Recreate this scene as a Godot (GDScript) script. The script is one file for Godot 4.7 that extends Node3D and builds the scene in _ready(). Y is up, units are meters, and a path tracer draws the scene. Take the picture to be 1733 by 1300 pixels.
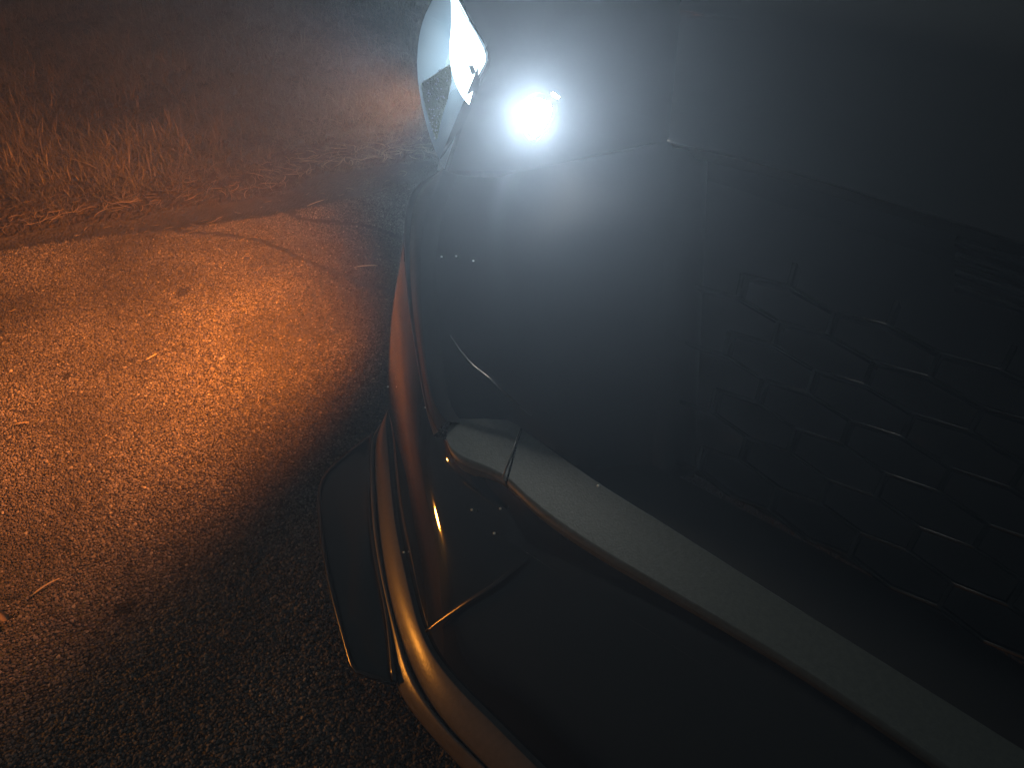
extends Node3D
# Night close-up: the front corner of a black car with lit lamps beside a chip-sealed road and a grass verge.

var mats := {}
var used := {}

# ---------------------------------------------------------------- outlines of the car's left half, metres, centre line first
const LIP_BOTTOM: Array = [Vector3(0, 0.095, -0.285), Vector3(-0.2, 0.095, -0.288), Vector3(-0.366, 0.095, -0.297), Vector3(-0.44, 0.095, -0.3), Vector3(-0.484, 0.095, -0.306), Vector3(-0.524, 0.095, -0.316), Vector3(-0.62, 0.095, -0.38), Vector3(-0.74, 0.095, -0.47), Vector3(-0.86, 0.095, -0.57), Vector3(-0.925, 0.1, -0.66), Vector3(-0.945, 0.1, -0.8), Vector3(-0.95, 0.1, -1.1)]
const LIP_RIDGE: Array = [Vector3(0, 0.13, -0.295), Vector3(-0.18, 0.13, -0.298), Vector3(-0.334, 0.13, -0.305), Vector3(-0.393, 0.13, -0.303), Vector3(-0.447, 0.13, -0.31), Vector3(-0.498, 0.13, -0.322), Vector3(-0.551, 0.13, -0.349), Vector3(-0.637, 0.13, -0.396), Vector3(-0.742, 0.13, -0.461), Vector3(-0.865, 0.13, -0.554), Vector3(-0.928, 0.132, -0.612), Vector3(-0.95, 0.135, -0.7), Vector3(-0.955, 0.135, -0.82), Vector3(-0.955, 0.135, -1.1)]
const LIP_FOOT: Array = [Vector3(0, 0.14, -0.305), Vector3(-0.18, 0.14, -0.307), Vector3(-0.321, 0.14, -0.311), Vector3(-0.369, 0.14, -0.313), Vector3(-0.43, 0.14, -0.317), Vector3(-0.5, 0.14, -0.337), Vector3(-0.576, 0.14, -0.371), Vector3(-0.664, 0.14, -0.423), Vector3(-0.779, 0.14, -0.504), Vector3(-0.913, 0.142, -0.612), Vector3(-0.945, 0.145, -0.7), Vector3(-0.95, 0.145, -0.82), Vector3(-0.95, 0.145, -1.1)]
const LIP_TOP: Array = [Vector3(0, 0.17, -0.338), Vector3(-0.16, 0.17, -0.339), Vector3(-0.269, 0.17, -0.34), Vector3(-0.355, 0.17, -0.344), Vector3(-0.436, 0.17, -0.348), Vector3(-0.51, 0.17, -0.366), Vector3(-0.604, 0.17, -0.418), Vector3(-0.706, 0.17, -0.482), Vector3(-0.818, 0.17, -0.565), Vector3(-0.931, 0.17, -0.656), Vector3(-0.942, 0.17, -0.72), Vector3(-0.945, 0.17, -0.82), Vector3(-0.945, 0.17, -1.1)]
const CREASE: Array = [Vector3(0, 0.34, -0.502), Vector3(-0.2, 0.335, -0.497), Vector3(-0.32, 0.325, -0.492), Vector3(-0.422, 0.31, -0.498), Vector3(-0.479, 0.315, -0.489), Vector3(-0.532, 0.32, -0.496), Vector3(-0.597, 0.335, -0.513), Vector3(-0.652, 0.355, -0.537), Vector3(-0.692, 0.375, -0.56), Vector3(-0.756, 0.42, -0.602), Vector3(-0.838, 0.465, -0.661), Vector3(-0.943, 0.52, -0.752), Vector3(-0.972, 0.55, -0.84), Vector3(-0.976, 0.56, -0.95), Vector3(-0.976, 0.56, -1.1)]
const FIN_EDGE: Array = [Vector3(-0.626, 0.4, -0.543), Vector3(-0.657, 0.415, -0.547), Vector3(-0.714, 0.45, -0.587), Vector3(-0.779, 0.5, -0.642), Vector3(-0.84, 0.535, -0.701), Vector3(-0.899, 0.56, -0.774), Vector3(-0.954, 0.58, -0.862)]
const FIN_CREASE: Array = [Vector3(-0.652, 0.355, -0.537), Vector3(-0.692, 0.375, -0.56), Vector3(-0.756, 0.42, -0.602), Vector3(-0.838, 0.465, -0.661), Vector3(-0.943, 0.52, -0.752), Vector3(-0.985, 0.55, -0.814), Vector3(-0.96, 0.575, -0.862)]
const SHELF_FRONT: Array = [Vector3(0, 0.38, -0.532), Vector3(-0.104, 0.38, -0.53), Vector3(-0.214, 0.38, -0.522), Vector3(-0.338, 0.38, -0.513), Vector3(-0.437, 0.38, -0.514), Vector3(-0.501, 0.38, -0.525), Vector3(-0.555, 0.385, -0.51), Vector3(-0.586, 0.39, -0.506), Vector3(-0.611, 0.395, -0.525)]
const SHELF_BACK: Array = [Vector3(0, 0.4, -0.593), Vector3(-0.142, 0.4, -0.593), Vector3(-0.282, 0.4, -0.594), Vector3(-0.393, 0.4, -0.594), Vector3(-0.538, 0.4, -0.602), Vector3(-0.584, 0.4, -0.608), Vector3(-0.608, 0.4, -0.607), Vector3(-0.622, 0.4, -0.584), Vector3(-0.626, 0.4, -0.543)]
const PANEL_MID: Array = [Vector3(-0.425, 0.4, -0.602), Vector3(-0.506, 0.43, -0.628), Vector3(-0.569, 0.48, -0.667), Vector3(-0.631, 0.53, -0.716), Vector3(-0.683, 0.57, -0.761), Vector3(-0.734, 0.6, -0.817), Vector3(-0.774, 0.63, -0.875)]
const PANEL_EDGE: Array = [Vector3(-0.354, 0.41, -0.662), Vector3(-0.388, 0.46, -0.708), Vector3(-0.421, 0.52, -0.751), Vector3(-0.462, 0.58, -0.807), Vector3(-0.497, 0.64, -0.853), Vector3(-0.53, 0.685, -0.897), Vector3(-0.557, 0.72, -0.935)]
const UP0: Array = [Vector3(-0.954, 0.58, -0.862), Vector3(-0.981, 0.645, -0.933), Vector3(-0.978, 0.69, -0.962), Vector3(-0.957, 0.745, -0.979), Vector3(-0.981, 0.79, -0.969), Vector3(-1, 0.845, -0.948)]
const UP1: Array = [Vector3(-0.774, 0.63, -0.875), Vector3(-0.823, 0.682, -0.943), Vector3(-0.845, 0.715, -0.982), Vector3(-0.853, 0.757, -1.02), Vector3(-0.862, 0.797, -1.043), Vector3(-0.861, 0.85, -1.046)]
const UP2: Array = [Vector3(-0.663, 0.675, -0.912), Vector3(-0.696, 0.715, -0.957), Vector3(-0.718, 0.742, -0.99), Vector3(-0.736, 0.775, -1.024), Vector3(-0.754, 0.813, -1.059), Vector3(-0.766, 0.858, -1.084)]
const UP3: Array = [Vector3(-0.557, 0.72, -0.935), Vector3(-0.585, 0.75, -0.978), Vector3(-0.604, 0.772, -1.008), Vector3(-0.627, 0.797, -1.044), Vector3(-0.651, 0.827, -1.081), Vector3(-0.675, 0.865, -1.125)]
const HOOD_EDGE: Array = [Vector3(-0.544, 0.73, -0.913), Vector3(-0.414, 0.735, -0.922), Vector3(-0.242, 0.74, -0.916), Vector3(-0.091, 0.742, -0.909)]
const HL_OUT: Array = [Vector3(-1.028, 0.843, -0.934), Vector3(-1.056, 0.795, -0.923), Vector3(-1.041, 0.752, -0.893), Vector3(-1.021, 0.712, -0.873), Vector3(-1.004, 0.668, -0.865), Vector3(-0.973, 0.628, -0.852), Vector3(-0.954, 0.583, -0.859)]
const HL_IN: Array = [Vector3(-1, 0.845, -0.948), Vector3(-0.986, 0.815, -0.954), Vector3(-0.981, 0.79, -0.969), Vector3(-0.957, 0.745, -0.979), Vector3(-0.978, 0.69, -0.962), Vector3(-0.981, 0.645, -0.933), Vector3(-0.958, 0.58, -0.865)]
const HL_LIT: Array = [Vector3(-1, 0.846, -0.942), Vector3(-0.991, 0.8, -0.932), Vector3(-0.978, 0.765, -0.912), Vector3(-0.968, 0.735, -0.906), Vector3(-0.973, 0.695, -0.925), Vector3(-0.945, 0.68, -0.92)]
const HL_LITR: Array = [Vector3(-1, 0.845, -0.948), Vector3(-0.99, 0.79, -0.976), Vector3(-0.959, 0.745, -0.978), Vector3(-0.969, 0.715, -0.971), Vector3(-0.976, 0.69, -0.964), Vector3(-0.952, 0.678, -0.929)]
const HL_SLIT: Array = [Vector3(-0.984, 0.757, -0.957), Vector3(-0.972, 0.743, -0.953), Vector3(-0.956, 0.722, -0.953), Vector3(-0.955, 0.722, -0.941), Vector3(-0.966, 0.742, -0.941)]
const HL_PRISM_L: Array = [Vector3(-0.971, 0.73, -0.837), Vector3(-0.976, 0.705, -0.844), Vector3(-0.974, 0.68, -0.848), Vector3(-0.969, 0.655, -0.852), Vector3(-0.956, 0.637, -0.848)]
const HL_PRISM_R: Array = [Vector3(-0.967, 0.748, -0.901), Vector3(-0.967, 0.722, -0.902), Vector3(-0.967, 0.695, -0.892), Vector3(-0.962, 0.667, -0.87), Vector3(-0.957, 0.64, -0.854)]
const BLADE1: Array = [Vector3(-0.502, 0.185, -0.379), Vector3(-0.476, 0.215, -0.423), Vector3(-0.443, 0.26, -0.462), Vector3(-0.43, 0.285, -0.483), Vector3(-0.421, 0.305, -0.5)]
const FOLD: Array = [Vector3(-0.707, 0.465, -0.631), Vector3(-0.681, 0.455, -0.625), Vector3(-0.65, 0.445, -0.62), Vector3(-0.611, 0.44, -0.618), Vector3(-0.568, 0.43, -0.615), Vector3(-0.524, 0.425, -0.611)]
const LEDGE: Array = [Vector3(-0.562, 0.345, -0.509), Vector3(-0.525, 0.345, -0.508), Vector3(-0.487, 0.345, -0.507)]
const PLATE: Array = [Vector3(-0.935, 0.122, -0.613), Vector3(-0.93, 0.12, -0.554), Vector3(-0.923, 0.118, -0.507), Vector3(-0.908, 0.117, -0.475), Vector3(-0.875, 0.116, -0.445), Vector3(-0.806, 0.116, -0.4), Vector3(-0.718, 0.115, -0.351), Vector3(-0.637, 0.113, -0.312), Vector3(-0.584, 0.112, -0.288), Vector3(-0.572, 0.112, -0.285), Vector3(-0.515, 0.112, -0.311)]
const DROPS: Array = [Vector3(-0.528, 0.325, -0.492), Vector3(-0.48, 0.318, -0.487), Vector3(-0.488, 0.345, -0.508), Vector3(-0.414, 0.312, -0.507), Vector3(-0.837, 0.31, -0.599), Vector3(-0.802, 0.53, -0.709), Vector3(-0.78, 0.535, -0.72), Vector3(-0.744, 0.54, -0.722), Vector3(-0.388, 0.3975, -0.591), Vector3(-0.641, 0.175, -0.447), Vector3(-0.691, 0.376, -0.559)]
const GUT_NEAR: Array = [Vector3(-2.623, 0, -0.181), Vector3(-2.48, 0, -0.45), Vector3(-2.367, 0, -0.665), Vector3(-2.23, 0, -0.862), Vector3(-2.088, 0, -1.11), Vector3(-1.982, 0, -1.383), Vector3(-1.944, 0, -1.584)]
const GUT_FAR: Array = [Vector3(-2.695, 0, -0.201), Vector3(-2.555, 0, -0.478), Vector3(-2.5, 0, -0.614), Vector3(-2.378, 0, -0.822), Vector3(-2.349, 0, -0.948), Vector3(-2.189, 0, -1.223), Vector3(-2.228, 0, -1.421), Vector3(-2.059, 0, -1.685)]
const CRACK1: Array = [Vector3(-2.223, 0, -0.859), Vector3(-2.112, 0, -0.935), Vector3(-1.986, 0, -1.001), Vector3(-1.86, 0, -1.02), Vector3(-1.713, 0, -1.04), Vector3(-1.574, 0, -1.059), Vector3(-1.438, 0, -1.094), Vector3(-1.262, 0, -1.127)]
const CRACK2: Array = [Vector3(-2.134, 0, -1.186), Vector3(-2.022, 0, -1.176), Vector3(-1.954, 0, -1.195), Vector3(-1.856, 0, -1.259), Vector3(-1.757, 0, -1.297), Vector3(-1.661, 0, -1.31), Vector3(-1.498, 0, -1.353)]
const STEMS: Array = [Vector3(-1.162, 0, -0.019), Vector3(-1.163, 0, -0.069), Vector3(-1.65, 0, -0.482), Vector3(-1.655, 0, -0.515), Vector3(-1.647, 0, -0.174), Vector3(-1.629, 0, -0.201), Vector3(-1.161, 0, 0.026), Vector3(-1.133, 0, 0.015), Vector3(-1.872, 0, -0.703), Vector3(-2.038, 0, -1.234), Vector3(-2.034, 0, -1.301), Vector3(-1.624, 0, -1.099), Vector3(-1.582, 0, -1.151)]

# ---------------------------------------------------------------- helpers
func lin(r: float, g: float, b: float) -> Color:
	return Color(r, g, b).linear_to_srgb()

func mat(called: String, c: Color, rough: float, metal := 0.0, spec := 0.5) -> StandardMaterial3D:
	var m := StandardMaterial3D.new()
	m.albedo_color = c
	m.roughness = rough
	m.metallic = metal
	m.metallic_specular = spec
	m.cull_mode = BaseMaterial3D.CULL_DISABLED
	mats[called] = m
	return m

func noise_tex(freq: float, seed_value: int, lo: Color, hi: Color, size := 512, octaves := 4) -> NoiseTexture2D:
	var n := FastNoiseLite.new()
	n.seed = seed_value
	n.frequency = freq
	n.fractal_octaves = octaves
	var t := NoiseTexture2D.new()
	t.width = size
	t.height = size
	t.seamless = true
	t.noise = n
	var g := Gradient.new()
	g.set_color(0, lo)
	g.set_color(1, hi)
	t.color_ramp = g
	return t

func noise_normal(freq: float, seed_value: int, bump: float, size := 512) -> NoiseTexture2D:
	var n := FastNoiseLite.new()
	n.seed = seed_value
	n.frequency = freq
	n.fractal_octaves = 3
	var t := NoiseTexture2D.new()
	t.width = size
	t.height = size
	t.seamless = true
	t.noise = n
	t.as_normal_map = true
	t.bump_strength = bump
	return t

# fine mottling of a moulded surface: dust and grain, the same everywhere
func grainy(m: StandardMaterial3D, lo: Color, hi: Color, seed_value: int) -> void:
	m.albedo_texture = noise_tex(0.05, seed_value, lo, hi, 512, 6)
	m.normal_enabled = true
	m.normal_texture = noise_normal(0.25, seed_value + 1, 0.6, 256)
	m.normal_scale = 0.35
	m.uv1_triplanar = true
	m.uv1_world_triplanar = true
	m.uv1_scale = Vector3(4, 4, 4)

func numbered(called: String) -> String:
	if not used.has(called):
		used[called] = 0
		return called
	used[called] += 1
	return "%s_%03d" % [called, used[called]]

func tag(o: Node, label: String, category: String, group := "") -> Node:
	o.set_meta("label", label)
	o.set_meta("category", category)
	if group != "":
		o.set_meta("group", group)
	return o

func thing(called: String, at: Vector3, label: String, category: String, group := "") -> Node3D:
	var o := Node3D.new()
	o.name = numbered(called)
	add_child(o)
	o.position = at
	tag(o, label, category, group)
	return o

func part(called: String, mesh: Mesh, m: Material, parent: Node, at := Vector3.ZERO) -> MeshInstance3D:
	var o := MeshInstance3D.new()
	o.name = called
	o.mesh = mesh
	o.material_override = m
	o.cast_shadow = GeometryInstance3D.SHADOW_CASTING_SETTING_ON
	parent.add_child(o, true)
	o.position = at
	return o

# the same part on both sides of the car
func pair(called: String, mesh: ArrayMesh, m: Material, parent: Node) -> void:
	part(called, mesh, m, parent)
	part(called, mirrored(mesh), m, parent)

func cr(a: Vector3, b: Vector3, c: Vector3, d: Vector3, t: float) -> Vector3:
	return b.cubic_interpolate(c, a, d, t)

# a polyline resampled to n points, evenly spaced along a Catmull-Rom curve
func resample(pts: Array, n: int) -> Array:
	var dense := []
	for i in pts.size() - 1:
		var p0: Vector3 = pts[max(i - 1, 0)]
		var p1: Vector3 = pts[i]
		var p2: Vector3 = pts[i + 1]
		var p3: Vector3 = pts[min(i + 2, pts.size() - 1)]
		for k in 12:
			dense.append(cr(p0, p1, p2, p3, k / 12.0))
	dense.append(pts[pts.size() - 1])
	var acc := [0.0]
	for i in range(1, dense.size()):
		acc.append(acc[i - 1] + (dense[i] - dense[i - 1]).length())
	var total: float = acc[acc.size() - 1]
	var out := []
	var j := 0
	for i in n:
		var want := total * i / (n - 1)
		while j < dense.size() - 2 and acc[j + 1] < want:
			j += 1
		var span: float = max(acc[j + 1] - acc[j], 1e-6)
		out.append(dense[j].lerp(dense[j + 1], clamp((want - acc[j]) / span, 0.0, 1.0)))
	return out

# a smoothing pass that keeps the two ends
func relax(pts: Array, times: int) -> Array:
	var a := pts.duplicate()
	for t in times:
		var b := a.duplicate()
		for i in range(1, a.size() - 1):
			b[i] = a[i] * 0.5 + (a[i - 1] + a[i + 1]) * 0.25
		a = b
	return a

func curve(pts: Array, n: int, smooth := 3) -> Array:
	return relax(resample(pts, n), smooth)

# rows of points -> one smooth skin; sub > 1 rounds it across the rows as well
func skin(rows: Array, sub := 1, mirror := false) -> ArrayMesh:
	var rr := []
	if sub > 1:
		for i in rows.size() - 1:
			for k in sub:
				var row := []
				for j in rows[i].size():
					row.append(cr(rows[max(i - 1, 0)][j], rows[i][j], rows[i + 1][j], rows[min(i + 2, rows.size() - 1)][j], float(k) / sub))
				rr.append(row)
		rr.append(rows[rows.size() - 1])
	else:
		rr = rows
	var st := SurfaceTool.new()
	st.begin(Mesh.PRIMITIVE_TRIANGLES)
	for side in (2 if mirror else 1):
		for i in rr.size() - 1:
			for j in rr[i].size() - 1:
				var q := [rr[i][j], rr[i][j + 1], rr[i + 1][j + 1], rr[i + 1][j]]
				if side == 1:
					for k in 4:
						q[k] = Vector3(-q[k].x, q[k].y, q[k].z)
					q.reverse()
				for k in [0, 1, 2, 0, 2, 3]:
					st.add_vertex(q[k])
	st.index()
	st.generate_normals()
	return st.commit()

# skins that meet at a hard edge, as one mesh
func joined(list: Array) -> ArrayMesh:
	var st := SurfaceTool.new()
	st.begin(Mesh.PRIMITIVE_TRIANGLES)
	for m in list:
		st.append_from(m, 0, Transform3D.IDENTITY)
	return st.commit()

func offset_rows(rows: Array, by: Vector3) -> Array:
	var out := []
	for r in rows:
		var n := []
		for p in r:
			n.append(p + by)
		out.append(n)
	return out

# a round or oval bar swept along points; taper narrows the ends
func sweep(pts: Array, radius: float, sides := 8, taper := 0.0, flat := 1.0) -> ArrayMesh:
	var st := SurfaceTool.new()
	st.begin(Mesh.PRIMITIVE_TRIANGLES)
	var rings := []
	for i in pts.size():
		var f: Vector3 = (pts[min(i + 1, pts.size() - 1)] - pts[max(i - 1, 0)]).normalized()
		var up := Vector3.UP if abs(f.y) < 0.9 else Vector3.RIGHT
		var s := f.cross(up).normalized()
		var u := s.cross(f).normalized()
		var e: float = min(i, pts.size() - 1 - i) / (0.5 * (pts.size() - 1))
		var r: float = radius * lerp(1.0, clamp(e * 2.0, 0.15, 1.0), taper)
		var ring := []
		for k in sides:
			var a := TAU * k / sides
			ring.append(pts[i] + s * cos(a) * r + u * sin(a) * r * flat)
		rings.append(ring)
	for i in rings.size() - 1:
		for k in sides:
			var k2 := (k + 1) % sides
			for v in [rings[i][k], rings[i][k2], rings[i + 1][k2], rings[i][k], rings[i + 1][k2], rings[i + 1][k]]:
				st.add_vertex(v)
	for e in [0, rings.size() - 1]:
		for k in sides:
			var tri := [pts[e], rings[e][k], rings[e][(k + 1) % sides]]
			if e == 0:
				tri.reverse()
			for v in tri:
				st.add_vertex(v)
	st.index()
	st.generate_normals()
	return st.commit()

# flat outline (list of Vector3, roughly level) made into a plate with a chamfered rim
func plate(outline: Array, thick: float, bevel: float) -> ArrayMesh:
	var c := Vector3.ZERO
	for p in outline:
		c += p
	c /= outline.size()
	var flat := PackedVector2Array()
	for p in outline:
		flat.append(Vector2(p.x, p.z))
	var inner := []
	for p in outline:
		var d: Vector3 = (c - p)
		d.y = 0
		inner.append(p + d.normalized() * bevel)
	var st := SurfaceTool.new()
	st.begin(Mesh.PRIMITIVE_TRIANGLES)
	var n := outline.size()
	var tri := Geometry2D.triangulate_polygon(flat)
	for i in tri:
		st.add_vertex(inner[i])
	for i in tri:
		st.add_vertex(outline[i] + Vector3(0, -thick, 0))
	for i in n:
		var j := (i + 1) % n
		var lift := Vector3(0, -bevel * 0.7, 0)
		for q in [[inner[i], inner[j], outline[j] + lift, outline[i] + lift], [outline[i] + lift, outline[j] + lift, outline[j] + Vector3(0, -thick, 0), outline[i] + Vector3(0, -thick, 0)]]:
			for k in [0, 1, 2, 0, 2, 3]:
				st.add_vertex(q[k])
	st.generate_normals()
	return st.commit()

func box_bar(a: Vector3, b: Vector3, w: float, d: float, face: Vector3) -> ArrayMesh:
	# a bar from a to b, w wide across the face, d deep along it, with chamfered front edges
	var f := (b - a).normalized()
	var s := f.cross(face).normalized() * w * 0.5
	var n := s.cross(f).normalized()
	if n.dot(face) < 0:
		n = -n
	var prof := [s + n * -d, s + n * -w * 0.25, s * 0.6, s * -0.6, -s + n * -w * 0.25, -s + n * -d]
	var st := SurfaceTool.new()
	st.begin(Mesh.PRIMITIVE_TRIANGLES)
	for k in prof.size() - 1:
		for v in [a + prof[k], a + prof[k + 1], b + prof[k + 1], a + prof[k], b + prof[k + 1], b + prof[k]]:
			st.add_vertex(v)
	for e in [a, b]:
		for k in range(1, prof.size() - 1):
			for v in [e + prof[0], e + prof[k], e + prof[k + 1]]:
				st.add_vertex(v)
	st.generate_normals()
	return st.commit()

func lathe(profile: Array, sides := 40) -> ArrayMesh:
	var st := SurfaceTool.new()
	st.begin(Mesh.PRIMITIVE_TRIANGLES)
	for i in profile.size() - 1:
		for k in sides:
			var a := TAU * k / sides
			var b := TAU * (k + 1) / sides
			var p: Vector2 = profile[i]
			var q: Vector2 = profile[i + 1]
			var v := [Vector3(p.x * cos(a), p.y, p.x * sin(a)), Vector3(p.x * cos(b), p.y, p.x * sin(b)), Vector3(q.x * cos(b), q.y, q.x * sin(b)), Vector3(q.x * cos(a), q.y, q.x * sin(a))]
			for j in [0, 1, 2, 0, 2, 3]:
				st.add_vertex(v[j])
	st.index()
	st.generate_normals()
	return st.commit()

func near_curve(p: Vector2, c: Array) -> float:
	var best := 1e9
	for i in c.size() - 1:
		var a := Vector2(c[i].x, c[i].z)
		var b := Vector2(c[i + 1].x, c[i + 1].z)
		best = min(best, p.distance_to(Geometry2D.get_closest_point_to_segment(p, a, b)))
	return best

# x of a ground curve at a given z (curves run towards smaller z)
func x_at(c: Array, z: float) -> float:
	if z >= c[0].z:
		var s0: Vector3 = c[1] - c[0]
		return c[0].x + (z - c[0].z) * s0.x / s0.z
	for i in c.size() - 1:
		if z <= c[i].z and z >= c[i + 1].z:
			return lerp(c[i].x, c[i + 1].x, (z - c[i].z) / (c[i + 1].z - c[i].z))
	var m := c.size() - 1
	var s: Vector3 = c[m] - c[m - 2]
	return c[m].x + (z - c[m].z) * s.x / s.z

# ---------------------------------------------------------------- scene
func _ready() -> void:
	# camera
	var cam := Camera3D.new()
	cam.name = "camera"
	add_child(cam)
	cam.fov = 53.13
	cam.near = 0.05
	cam.far = 200.0
	cam.position = Vector3(0, 1.15, 0)
	cam.look_at(Vector3(0, 1.15, 0) + Vector3(-0.52154, -0.63742, -0.56717), Vector3.UP)
	cam.current = true
	# night sky
	var env := Environment.new()
	var sky := Sky.new()
	var sm := ProceduralSkyMaterial.new()
	sm.sky_top_color = lin(0.055, 0.062, 0.060)
	sm.sky_horizon_color = lin(0.080, 0.085, 0.080)
	sm.ground_horizon_color = lin(0.02, 0.02, 0.02)
	sm.ground_bottom_color = lin(0.01, 0.01, 0.01)
	sm.sun_angle_max = 0.0
	sky.sky_material = sm
	env.background_mode = Environment.BG_SKY
	env.sky = sky
	env.background_energy_multiplier = 1.0
	env.tonemap_mode = Environment.TONE_MAPPER_LINEAR
	env.tonemap_exposure = 1.0
	env.sdfgi_enabled = true
	env.ssao_enabled = true
	env.ssil_enabled = true
	env.volumetric_fog_enabled = true
	env.volumetric_fog_density = 0.045
	env.volumetric_fog_albedo = lin(0.55, 0.74, 1.0)
	env.volumetric_fog_anisotropy = 0.72
	var we := WorldEnvironment.new()
	we.name = "world"
	we.environment = env
	add_child(we)

	make_materials()
	make_ground()
	make_car()
	make_ground_spotlight()
	make_litter()

func make_materials() -> void:
	mat("paint", lin(0.005, 0.006, 0.008), 0.035)
	mat("fascia", lin(0.005, 0.006, 0.007), 0.5, 0.0, 0.15)
	grainy(mat("lip", Color.WHITE, 0.34), lin(0.042, 0.041, 0.040), lin(0.074, 0.072, 0.070), 62)
	mat("panel", lin(0.010, 0.012, 0.015), 0.4, 0.0, 0.2)
	grainy(mat("trim", Color.WHITE, 0.42), lin(0.036, 0.044, 0.041), lin(0.058, 0.068, 0.064), 61)
	mat("gloss_trim", lin(0.010, 0.011, 0.012), 0.22)
	mat("mesh", lin(0.003, 0.004, 0.004), 0.25, 0.0, 0.25)
	mat("dark", lin(0.006, 0.006, 0.007), 0.7)
	mat("rubber", lin(0.012, 0.012, 0.012), 0.85)
	mat("alloy", lin(0.35, 0.36, 0.37), 0.3, 0.9)
	mat("housing", lin(0.34, 0.40, 0.44), 0.35)
	var pr := mat("prism", lin(0.62, 0.68, 0.50), 0.2, 0.2)
	pr.normal_enabled = true
	pr.normal_texture = noise_normal(0.09, 5, 14.0, 256)
	pr.uv1_triplanar = true
	pr.uv1_world_triplanar = true
	pr.uv1_scale = Vector3(9, 9, 9)
	var lens := mat("lens", Color(0.72, 0.86, 0.95, 0.16), 0.03)
	lens.transparency = BaseMaterial3D.TRANSPARENCY_ALPHA
	var glow := mat("glow", lin(0.8, 0.85, 0.9), 0.4)
	glow.emission_enabled = true
	glow.emission = Color(0.88, 0.96, 1.0)
	glow.emission_energy_multiplier = 3.5
	var lamp := mat("lamp_glow", lin(0.8, 0.8, 0.8), 0.4)
	lamp.emission_enabled = true
	lamp.emission = Color(1.0, 0.99, 0.95)
	lamp.emission_energy_multiplier = 5.0
	var amber := mat("amber_glow", lin(0.8, 0.5, 0.2), 0.4)
	amber.emission_enabled = true
	amber.emission = Color(1.0, 0.55, 0.12)
	amber.emission_energy_multiplier = 3.0
	var wat := mat("water", Color(0.9, 0.92, 0.95, 0.25), 0.02)
	wat.transparency = BaseMaterial3D.TRANSPARENCY_ALPHA
	mat("droplet", lin(0.8, 0.84, 0.8), 0.05)
	mat("steel", lin(0.12, 0.12, 0.12), 0.5, 0.6)

	var bit := mat("bitumen", Color.WHITE, 0.8)
	bit.albedo_texture = noise_tex(0.02, 11, lin(0.020, 0.018, 0.016), lin(0.055, 0.050, 0.045))
	bit.normal_enabled = true
	bit.normal_texture = noise_normal(0.12, 12, 10.0)
	bit.uv1_triplanar = true
	bit.uv1_world_triplanar = true
	bit.uv1_scale = Vector3(2.2, 2.2, 2.2)
	var silt := mat("silt", Color.WHITE, 0.75)
	silt.albedo_texture = noise_tex(0.03, 21, lin(0.018, 0.017, 0.016), lin(0.050, 0.045, 0.042))
	silt.normal_enabled = true
	silt.normal_texture = noise_normal(0.10, 22, 5.0)
	silt.uv1_triplanar = true
	silt.uv1_world_triplanar = true
	silt.uv1_scale = Vector3(1.7, 1.7, 1.7)
	var soil := mat("soil", Color.WHITE, 0.95)
	soil.albedo_texture = noise_tex(0.03, 31, lin(0.018, 0.014, 0.010), lin(0.070, 0.055, 0.038))
	soil.normal_enabled = true
	soil.normal_texture = noise_normal(0.08, 32, 14.0)
	soil.uv1_triplanar = true
	soil.uv1_world_triplanar = true
	soil.uv1_scale = Vector3(1.3, 1.3, 1.3)
	for nm in ["chip", "blade", "straw"]:
		var m := mat(nm, Color.WHITE, 0.75)
		m.vertex_color_use_as_albedo = true
	mats["chip"].roughness = 0.95
	mats["chip"].metallic_specular = 0.2

# ---------------------------------------------------------------- ground
func sheet(called: String, left: Array, right: Array, m: Material) -> MeshInstance3D:
	var o := part(called, skin([left, right]), m, self)
	o.set_meta("kind", "structure")
	return o

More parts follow.
